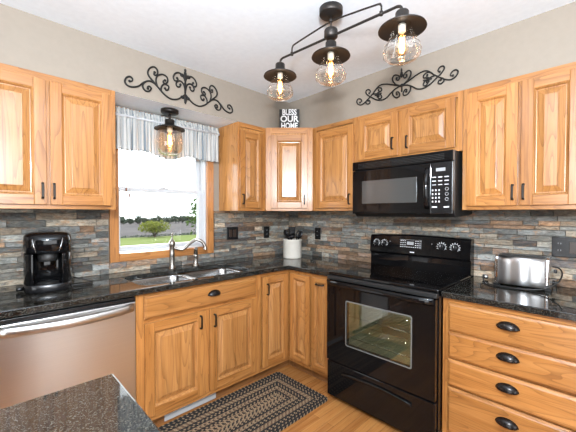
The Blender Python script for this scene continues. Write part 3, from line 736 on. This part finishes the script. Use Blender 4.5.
for y in (.398, 0, -.398):
    e = bpy.data.objects.new('shade_assembly', None); col.objects.link(e); e.parent = fx; e.location = (0, y, {.398: .010, 0: -.008, -.398: -.026}[y])
    MB().lathe([(.012, -.164), (.026, -.168), (.029, -.173), (.029, -.200), (.036, -.204), (.038, -.216), (.100, -.241), (.103, -.248), (.099, -.247), (.033, -.224), (.010, -.224)], n=40, cap1=True).build('metal_shade', FIX, e)
    m = MB(); m.lathe([(.040, -.226), (.044, -.245), (.056, -.277), (.069, -.308), (.079, -.334), (.082, -.350), (.078, -.366), (.060, -.381), (.035, -.388), (.008, -.390)], n=40, cap0=False, cap1=True)
    g = m.build('glass_jar', GLASS, e)
    m = MB()
    for zz, r in ((-.322, .0755), (-.345, .0820), (-.364, .0790)): m.tube([(r*math.cos(2*PI*k/40), r*math.sin(2*PI*k/40), zz) for k in range(41)], .0010, 5)
    for k in range(12):
        a = 2*PI*k/12; m.tube([(.0758*math.cos(a), .0758*math.sin(a), -.322), (.0822*math.cos(a), .0822*math.sin(a), -.345)], .0008, 4)
    m.build('etched_band', glass('etched_glass', (.75, .73, .70), 1, .35) if y == .398 else bpy.data.materials['etched_glass'], g)
    bulb(e, -.224, 1.05)
# light above the sink
sl = thing('sink_light', 'small bronze flush light with a wide glass jar in front of the valance', 'light fixture', (-1.450, -.176, UT))
MB().lathe([(.064, 0), (.064, -.022), (.055, -.028), (.02, -.030)], n=28).build('canopy', BRONZE, sl)
MB().tube([(0, 0, -.028), (0, 0, -.070)], .009, 10).build('stem', BRONZE, sl)
MB().lathe([(.02, -.070), (.034, -.074), (.036, -.080), (.034, -.108), (.045, -.116), (.108, -.140), (.111, -.147), (.106, -.145), (.03, -.124), (.01, -.124)], n=36).build('metal_shade', BRONZE, sl)
t3 = glass('amber_glass', (.97, .89, .80), 1, .07)
MB().lathe([(.076, -.136), (.087, -.165), (.096, -.205), (.098, -.250), (.092, -.295), (.075, -.325), (.045, -.340), (.008, -.343)], n=36, cap0=False).build('glass_jar', t3, sl)
bulb(sl, -.124, 1.25, (1, .6, .3), .6)

# ------------------------------------------------------------------ wall scrolls
S1 = {'main': [(-0.001, 0.103), (-0.03, 0.076), (-0.064, 0.052), (-0.112, 0.043), (-0.16, 0.064), (-0.198, 0.097), (-0.228, 0.121), (-0.265, 0.126), (-0.301, 0.105), (-0.336, 0.07), (-0.378, 0.054), (-0.408, 0.06), (-0.419, 0.081), (-0.408, 0.107), (-0.387, 0.119), (-0.371, 0.109), (-0.376, 0.092), (-0.39, 0.089)], 'A': [(-0.198, 0.097), (-0.235, 0.131), (-0.265, 0.16), (-0.272, 0.187), (-0.257, 0.217), (-0.23, 0.233), (-0.209, 0.222), (-0.205, 0.197), (-0.217, 0.179), (-0.231, 0.183), (-0.226, 0.197)], 'B': [(-0.206, 0.104), (-0.216, 0.137), (-0.213, 0.165), (-0.198, 0.186), (-0.167, 0.2), (-0.139, 0.19), (-0.133, 0.164), (-0.145, 0.144), (-0.164, 0.143), (-0.164, 0.157), (-0.153, 0.163)], 'B2': [(-0.18, 0.08), (-0.18, 0.105), (-0.167, 0.128), (-0.145, 0.136), (-0.126, 0.126), (-0.131, 0.103), (-0.147, 0.095), (-0.152, 0.106)], 'C': [(-0.287, 0.115), (-0.304, 0.094), (-0.304, 0.07), (-0.287, 0.053), (-0.265, 0.056), (-0.25, 0.078), (-0.261, 0.091), (-0.275, 0.083), (-0.272, 0.073)], 'D': [(-0.001, 0.119), (0.006, 0.161), (-0.001, 0.199), (-0.018, 0.234), (-0.046, 0.249), (-0.074, 0.238), (-0.091, 0.208), (-0.084, 0.184), (-0.065, 0.184), (-0.055, 0.199), (-0.063, 0.206)], 'E': [(-0.001, 0.135), (-0.014, 0.176), (-0.038, 0.192), (-0.061, 0.182), (-0.071, 0.16), (-0.061, 0.144), (-0.043, 0.149), (-0.038, 0.165)]}
S2 = {'m1': [(-0.003, 0.145), (-0.054, 0.164), (-0.109, 0.187), (-0.159, 0.198), (-0.192, 0.187), (-0.226, 0.155), (-0.27, 0.12), (-0.306, 0.097), (-0.337, 0.088), (-0.367, 0.101), (-0.378, 0.127), (-0.363, 0.142), (-0.339, 0.133), (-0.333, 0.114), (-0.348, 0.11)], 'm2': [(-0.003, 0.145), (-0.046, 0.135), (-0.085, 0.112), (-0.117, 0.088), (-0.158, 0.081), (-0.2, 0.094), (-0.244, 0.124), (-0.276, 0.148), (-0.294, 0.173), (-0.287, 0.191), (-0.265, 0.189), (-0.254, 0.17), (-0.265, 0.161)], 'a': [(-0.27, 0.12), (-0.288, 0.109), (-0.293, 0.093), (-0.275, 0.079), (-0.257, 0.087), (-0.261, 0.104), (-0.273, 0.105)], 'b': [(-0.226, 0.155), (-0.209, 0.173), (-0.184, 0.181), (-0.162, 0.172), (-0.158, 0.153), (-0.175, 0.149), (-0.184, 0.163)], 'c': [(-0.235, 0.146), (-0.2, 0.14), (-0.166, 0.124), (-0.158, 0.102), (-0.175, 0.095), (-0.188, 0.11), (-0.182, 0.117)], 'd': [(-0.007, 0.146), (-0.046, 0.169), (-0.068, 0.2), (-0.068, 0.225), (-0.049, 0.237), (-0.023, 0.223), (-0.015, 0.203), (-0.027, 0.192), (-0.041, 0.202), (-0.037, 0.211)], 'e': [(-0.007, 0.146), (-0.046, 0.135), (-0.067, 0.119), (-0.064, 0.092), (-0.042, 0.069), (-0.017, 0.072), (-0.014, 0.09), (-0.027, 0.108), (-0.041, 0.105), (-0.036, 0.092)]}
def diamond(m, cx, cz, a, b, r=.006):
    m.loft([[(cx+k*a*math.cos(2*PI*j/8), -.006+y, cz+k*b*math.sin(2*PI*j/8)) for j in range(8)] for k, y in ((.2, -r), (.85, -r*.5), (1, 0), (.85, r*.5), (.2, r))])
def scroll(name, label, S, loc, rz, fins, r=.0060):
    m = MB()
    for s_ in (1, -1):
        for pts in S.values():
            P = smooth_path([(s_*a, -.006, b) for a, b in pts], 4); n = len(P)
            m.tube(P, [r*(1 if i < n*.8 else 1-.35*(i-n*.8)/(n*.2)) for i in range(n)], 6)
            m.lathe([(.001, -.006), (r*1.3, -.004), (r*1.6, 0), (r*1.3, .004), (.001, .006)], (P[-1].x, -.006, P[-1].z), 8, axis='y')
    for f_ in fins: diamond(m, *f_)
    m.box(-.006, .006, -.002, 0, .10, .16)
    o = m.build(name, IRON); o.location = loc; o.rotation_euler = (0, 0, rz); return tag(o, label, 'wall decoration')
f1 = [(0, .235, .014, .045), (0, .280, .010, .014), (-.024, .238, .019, .014), (.024, .238, .019, .014), (0, .07, .013, .040), (-.022, .078, .017, .013), (.022, .078, .017, .013), (0, .15, .009, .05)]
scroll('iron_scroll', 'long curly black iron wall scroll on the soffit above the window', S1, (-1.383, -.290, UT+.0), 0, f1)
f2 = [(0, .225, .011, .024), (0, .255, .006, .016), (-.014, .215, .010, .007), (.014, .215, .010, .007), (0, .145, .02, .012)]
for s_ in (1, -1): f2 += [(s_*-.195, .131, .024, .008), (s_*-.185, .145, .012, .007), (s_*-.190, .118, .012, .007), (s_*-.165, .134, .012, .005)]
scroll('iron_scroll', 'curly black iron wall scroll on the soffit above the microwave', S2, (-.290, -1.449, UT), RS, f2, .0050)

# ------------------------------------------------------------------ sign
t_ = thing('wooden_sign', 'small black block sign reading BLESS OUR HOME on the corner wall cabinet', 'sign', (-.400, -.400, UT), -PI/4)
MB().box(-.094, .094, -.012, .012, 0, .192).build('board', MATTEK, t_, bevel=.002)
for txt, z in (('BLESS', .162), ('OUR', .100), ('HOME', .036)):
    text_mesh('lettering', txt, .074 if txt != 'OUR' else .080, WHITEP, t_, Matrix.Translation((0, -.0125, z)) @ Matrix.Rotation(PI/2, 4, 'X') @ Matrix.Diagonal((.74 if txt == 'BLESS' else .98 if txt == 'OUR' else .74, 1, 1, 1)), .0015, .002)

# ------------------------------------------------------------------ valance
vx0, vx1 = -1.790, -.962; N = 260; rows = 26
m = MB()
def vpt(i, j):
    u = i/N; v = j/rows; x = vx0+(vx1-vx0)*u
    ph = u*2*PI*24+1.4*math.sin(u*23)+.8*math.sin(u*51+1)
    amp = .006+.015*v
    bottom = 1.800+.016*math.sin(u*9.2+.6)-.010*math.sin(u*17)+.003*math.cos(ph)
    z = 2.108-(2.108-bottom)*v
    y = -.045+amp*math.sin(ph)+.004*math.sin(ph*2.3+v*3)
    if .09 < v < .24: y += -.010*math.sin((v-.09)/.15*PI)+.007*math.sin(ph*3.1+j*1.3)+.004*math.sin(ph*5+j*2.2)
    if v < .09: y += .006*math.sin(ph*2.1)
    if v < .35: y += .0045*math.sin(ph*1.7+v*40)*math.cos(u*90+v*55); z += .004*math.sin(ph*1.3+v*9)*(1-v/.35)
    x += .006*math.cos(ph)*(.5+v)
    return (x, y-.012, z)
for j in range(rows+1):
    for i in range(N+1): m.v.append(vpt(i, j))
for j in range(rows):
    for i in range(N):
        a = j*(N+1)+i; m.uv[len(m.f)] = [(i/N, j/rows), ((i+1)/N, j/rows), ((i+1)/N, (j+1)/rows), (i/N, (j+1)/rows)]
        m.face((a, a+1, a+N+2, a+N+1), 0, True)
t_ = thing('window_valance', 'gathered grey-blue striped fabric valance hanging across the top of the window', 'valance', (0, 0, 0))
o = m.build('fabric', FABRIC, t_, keep=True); s_ = o.modifiers.new('solid', 'SOLIDIFY'); s_.thickness = .0012
MB().tube([(vx0-.01, -.072, 2.050), (vx1+.01, -.072, 2.050)], .008, 8).box(vx0-.01, vx0+.0, -.075, 0, 2.04, 2.06).box(vx1, vx1+.01, -.075, 0, 2.04, 2.06).build('rod', WHITE, t_)
t_ = thing('blind_cord', 'pair of thin blind cords with brown wooden toggles at the window left side', 'cord', (-1.69, .012, 0))
for k, (dx, zb) in enumerate(((-.012, 1.540), (.011, 1.497))):
    MB().tube([(dx, 0, 2.04), (dx, 0, zb)], .0011, 6).build('cord', WHITE, t_)
    MB().lathe([(.003, .0), (.006, -.006), (.007, -.020), (.005, -.028), (.002, -.030)], (dx, 0, zb), 10).build('toggle', TOGG, t_)

# ------------------------------------------------------------------ outlets
def outlet(label, loc, rz, w_, gangs, horiz=False):
    t_ = thing('wall_outlet', label, 'outlet', loc, rz); h = .118
    MB().box(-w_/2, w_/2, -.008, 0, -h/2, h/2).build('cover_plate', BLACKP, t_, bevel=.003)
    for gx, kind in gangs:
        if kind == 'outlet':
            m = MB()
            for dz_ in (-.02, .02): m.loft([[(gx+a, -.010, dz_+b) for a, b in rrect(-.016, .016, -.014, .014, .008)], [(gx+a, -.007, dz_+b) for a, b in rrect(-.016, .016, -.014, .014, .008)]], 0, smooth=False)
            for dz_ in (-.02, .02):
                m.box(gx-.007, gx-.005, -.0104, -.010, dz_-.003, dz_+.006, 1); m.box(gx+.005, gx+.007, -.0104, -.010, dz_-.003, dz_+.006, 1)
            m.build('receptacle', [BLACKP, GREYP], t_)
        else:
            m = MB(); m.box(gx-.017, gx+.017, -.012, -.007, -.034, .034); m.build('rocker_switch', BROWNP, t_, bevel=.002)
outlet('square black double-gang switch plate on the stone right of the window', (-.785, -.026, 1.162), 0, .125, [(-.023, 'sw'), (.023, 'sw')])
outlet('slim black outlet on the window-side stone, left of the utensil crock', (-.365, -.026, 1.155), 0, .072, [(0, 'outlet')])
outlet('slim black outlet on the stove-side stone, right of the utensil crock', (-.026, -.438, 1.145), RS, .072, [(0, 'outlet')])
outlet('wide black outlet and switch plate on the stone above the toaster, at the right edge', (-.026, -2.360, 1.152), RS, .172, [(-.05, 'outlet'), (.012, 'sw'), (.055, 'sw')])

# ------------------------------------------------------------------ coffee maker
t_ = thing('coffee_maker', 'glossy black single-cup coffee maker with silver handle on the left counter', 'coffee maker', (-2.205, -.235, CTOP), R(-8))
t_.scale = (.90, .92, .985)
def sup(a, b, z, cy=0, n=36, e=3.2):
    P = []
    for k in range(n):
        t0 = 2*PI*k/n; c_, s_ = math.cos(t0), math.sin(t0)
        P.append((a*math.copysign(abs(c_)**(2/e), c_), cy+b*math.copysign(abs(s_)**(2/e), s_), z))
    return P
def notch(z, k=1.0):
    P = []
    for x, y, _ in sup(.124*k, .155*k, z, 0, 60):
        if y < -.02 and abs(x) < .068: continue
        P.append((x, y, z))
    i0 = max(range(len(P)), key=lambda i: (P[i][0]-P[(i+1) % len(P)][0])**2+(P[i][1]-P[(i+1) % len(P)][1])**2)
    P = P[i0+1:]+P[:i0+1]
    return P+[(-.068, -.03, z), (-.05, -.015, z), (.05, -.015, z), (.068, -.03, z)] if P[-1][0] < 0 else P+[(.068, -.03, z), (.05, -.015, z), (-.05, -.015, z), (-.068, -.03, z)]
m = MB(); m.loft([notch(.046), notch(.215)]); bm_ = m.build('body', GLOSSK, t_, bevel=.002)
m = MB(); m.loft([sup(.118, .149, .216, 0), sup(.124, .155, .222, 0), sup(.125, .156, .29, 0), sup(.121, .150, .312, 0), sup(.108, .134, .326, .004), sup(.08, .10, .333, .008), sup(.04, .05, .335, .01)]); hd_ = m.build('brew_head', GLOSSK, t_)
m = MB(); m.loft([sup(.118, .150, .0, 0), sup(.124, .155, .006, 0), sup(.124, .155, .040, 0), sup(.118, .150, .045, 0)]); m.build('drip_tray', BLACKP, t_)
MB().lathe([(.055, .0455), (.055, .048), (.003, .048)], (0, -.085, 0), 24).build('tray_grate', MATTEK, t_)
P = [(.088*math.cos(a), -.05-.098*math.sin(a), .316-.012*math.sin(a)) for a in [PI*k/20 for k in range(21)]]
m = MB(); rings = [[(p[0]*k_, (p[1]+.06)*k_-.06, p[2]+dz_) for k_, dz_ in ((1.0, .009), (1.03, .0), (1.0, -.009), (.9, .006))] for p in P]; m.loft(rings, smooth=False); m.build('handle_band', SILVER, hd_, bevel=.002)
for s_ in (-1, 1): MB().tube([(s_*.074, -.146, .300), (s_*.066, -.155, .26), (s_*.056, -.156, .228)], .003, 6).build('silver_strip', SILVER, hd_)
MB().lathe([(.046, .17), (.050, .178), (.054, .2155)], (0, -.090, 0), 24).build('pod_holder', MATTEK, t_)
MB().box(-.05, .035, -.03, .06, .334, .342).build('lid_button', MATTEK, hd_, bevel=.003)
m = MB(); m.loft([sup(.045, .08, 0.01, .05), sup(.045, .08, .03, .05)]); m.v = [(x*.4-.140, y*.6-.06, z+.0) for x, y, z in m.v]; m.build('side_foot', BLACKP, t_)
P = smooth_path([(.115, .06, .045), (.16, .03, .035), (.21, .01, .022), (.24, .0, .012), (.235, -.03, .008), (.18, -.05, .008), (.11, -.05, .008)], 5)
tag(MB().tube(P, .0045, 8).build('power_cord', CORDM, t_))

# ------------------------------------------------------------------ utensil crock + utensils
cx, cy = -.292, -.335
t_ = thing('utensil_crock', 'cream ceramic crock holding black utensils in the counter corner', 'crock', (cx, cy, CTOP))
MB().lathe([(.082, 0), (.088, .004), (.090, .012), (.090, .165), (.094, .170), (.094, .182), (.090, .185), (.084, .183), (.083, .17), (.083, .012), (.06, .010)], n=36, cap1=True).build('pot', CERAM, t_)
def utensil(name, label, ox, oy, lean, az, L, kind):
    m = MB(); m.tube([(0, 0, 0), (0, 0, L)], [.005, .006], 8)
    if kind == 'spoon': m.loft([[(a*k, b_*.010, L+.035+c_*.040) for a, b_ in [(math.cos(2*PI*j/12), math.sin(2*PI*j/12)) for j in range(12)]] for k, c_ in ((.006, -1), (.022, -.6), (.031, 0), (.026, .6), (.008, 1))])
    elif kind == 'turner': m.loft([rr_ for rr_ in ([(x, y, z) for x, y in ((-h, -.003), (h, -.003), (h, .003), (-h, .003))] for h, z in ((.010, L-.005), (.030, L+.02), (.038, L+.085)))], smooth=False)
    elif kind == 'ladle': m.lathe([(.004, -.030), (.026, -.024), (.038, -.004), (.040, .012), (.036, .010), (.022, -.016), (.002, -.022)], (.03, 0, L+.018), 18)
    else: m.tube(smooth_path([(0, 0, L), (.02, 0, L+.04), (.0, 0, L+.075), (-.02, 0, L+.04), (0, 0, L)], 5), .004, 6); m.tube(smooth_path([(0, 0, L), (0, .02, L+.04), (.0, 0, L+.075), (0, -.02, L+.04), (0, 0, L)], 5), .004, 6)
    o = m.build(name, BLACKP); o.location = (cx+ox, cy+oy, CTOP+.015)
    q = Vector((math.sin(lean)*math.cos(az), math.sin(lean)*math.sin(az), math.cos(lean))).to_track_quat('Z', 'Y'); o.rotation_mode = 'QUATERNION'
    from mathutils import Quaternion
    o.rotation_quaternion = q @ Quaternion((0, 0, 1), 0.8); return tag(o, label, 'utensil', 'black utensils in the crock')
utensil('turner', 'black spatula blade, tallest tool at the middle of the crock', -.005, .01, R(3), R(20), .205, 'turner')
utensil('serving_spoon', 'black spoon leaning furthest left out of the crock', .020, -.012, R(21), R(135), .200, 'spoon')
utensil('ladle', 'black ladle bowl hanging low over the crock front left', .015, .0, R(16), R(165), .185, 'ladle')
utensil('serving_spoon', 'black spoon leaning furthest right out of the crock', -.020, .012, R(25), R(-50), .200, 'spoon')
utensil('whisk', 'black wire whisk leaning right of the spatula in the crock', -.012, -.01, R(14), R(-55), .185, 'whisk')
utensil('turner', 'black slotted turner leaning left behind the spoon in the crock', .01, -.02, R(14), R(110), .190, 'turner')

# ------------------------------------------------------------------ toaster
t_ = thing('toaster', 'long polished chrome toaster on the right counter with a black cord', 'toaster', (-.170, -2.156, CTOP), RS+R(2))
m = MB(); 
def tr(x, k=1.0): return [(x, a*k, b) for a, b in ((-.072, .014), (-.075, .020), (-.0752, .05), (-.0745, .08), (-.073, .11), (-.0705, .14), (-.067, .163), (-.062, .176), (-.053, .183), (-.044, .186), (.044, .186), (.053, .183), (.062, .176), (.067, .163), (.0705, .14), (.073, .11), (.0745, .08), (.0752, .05), (.075, .020), (.072, .014))]
m.loft([tr(-.112), tr(.112)], smooth=True); m.build('shell', TOAST, t_)
for s_ in (-1, 1):
    m = MB(); m.loft([tr(s_*.112, 1.03), tr(s_*.126, 1.03), tr(s_*.130, .95)], smooth=False); m.build('end_cap', CHROME, t_, bevel=.003)
    MB().box(s_*.122-.016, s_*.122+.016, -.066, .066, 0, .016).build('foot', BLACKP, t_, bevel=.003)
MB().box(-.110, .110, -.056, -.018, .184, .1885).box(-.110, .110, .018, .056, .184, .1885).build('bread_slot', MATTEK, t_)
MB().box(.142, .158, -.012, .012, .10, .118).build('lever', BLACKP, t_, bevel=.003)
MB().lathe([(.014, 0), (.014, .012)], (.140, -.04, .05), 14, axis='x').build('dial', BLACKP, t_)
P = smooth_path([(.135, .03, .130), (.165, .02, .125), (.180, -.02, .10), (.165, -.07, .060), (.110, -.11, .022), (.03, -.125, .008), (-.06, -.120, .006), (-.14, -.105, .006), (-.17, -.06, .006), (-.20, -.01, .010), (-.215, .06, .03)], 5)
MB().tube(P, .004, 8).build('power_cord', CORDM, t_)
MB().lathe([(.008, 0), (.014, .004), (.014, .030), (.008, .034)], (-.225, .075, .020), 10, axis='x').build('cord_plug', SILVER, t_)

# ------------------------------------------------------------------ rug
m = MB(); tone = []; rx0, rx1, ry0, ry1 = -1.96, -.684, -1.112, -.556
NR = 24; wd = (ry1-ry0)/2/NR
pat = [.05, .2, .05, .2, .1, .05, .2, .35, .6, .35, .2, .05, .05, .2, .55, .8, .35, .2, .05, .1, .6, .8, .1, .6]
for k in range(NR):
    a, b = k*wd, (k+1)*wd; n = 5
    def ringpts(ins, hgt):
        r_ = max(.035-ins, .004); return [(x, y, hgt) for x, y in rrect(rx0+ins, rx1-ins, ry0+ins, ry1-ins, r_, 3)]
    prof = [(a, .002), (a+wd*.15, .009), (a+wd*.5, .0115), (a+wd*.85, .009), (b-.0002, .002)]
    rings = [ringpts(min(i_, (ry1-ry0)/2-.003), h_) for i_, h_ in prof]
    P0 = rings[2]; L = [0]
    for j in range(len(P0)): L.append(L[-1]+(Vector(P0[(j+1) % len(P0)])-Vector(P0[j])).length)
    nb = len(m.v); nn = len(P0)
    for r_ in rings: m.v += r_
    for i in range(4):
        for j in range(nn):
            kx = (j+1) % nn; m.uv[len(m.f)] = [(L[j], i/4), (L[j+1], i/4), (L[j+1], (i+1)/4), (L[j], (i+1)/4)]
            m.face((nb+i*nn+j, nb+i*nn+kx, nb+(i+1)*nn+kx, nb+(i+1)*nn+j), 0, True); tone.append(pat[k])
m.v += [(rx0, ry0, .001), (rx1, ry0, .001), (rx1, ry1, .001), (rx0, ry1, .001)]
m.att = {'tone': tone}
tag(m.build('braided_rug', RUG, keep=True), 'rectangular braided rug in black and tan on the floor before the sink', 'rug')

# ------------------------------------------------------------------ toe-kick register
t_ = thing('floor_register', 'long white metal vent plate in the toe kick under the sink base', 'vent', (-1.465, -.528, .0))
MB().box(-.188, .188, -.010, .002, .012, .074).build('plate', WHITE, t_, bevel=.003)
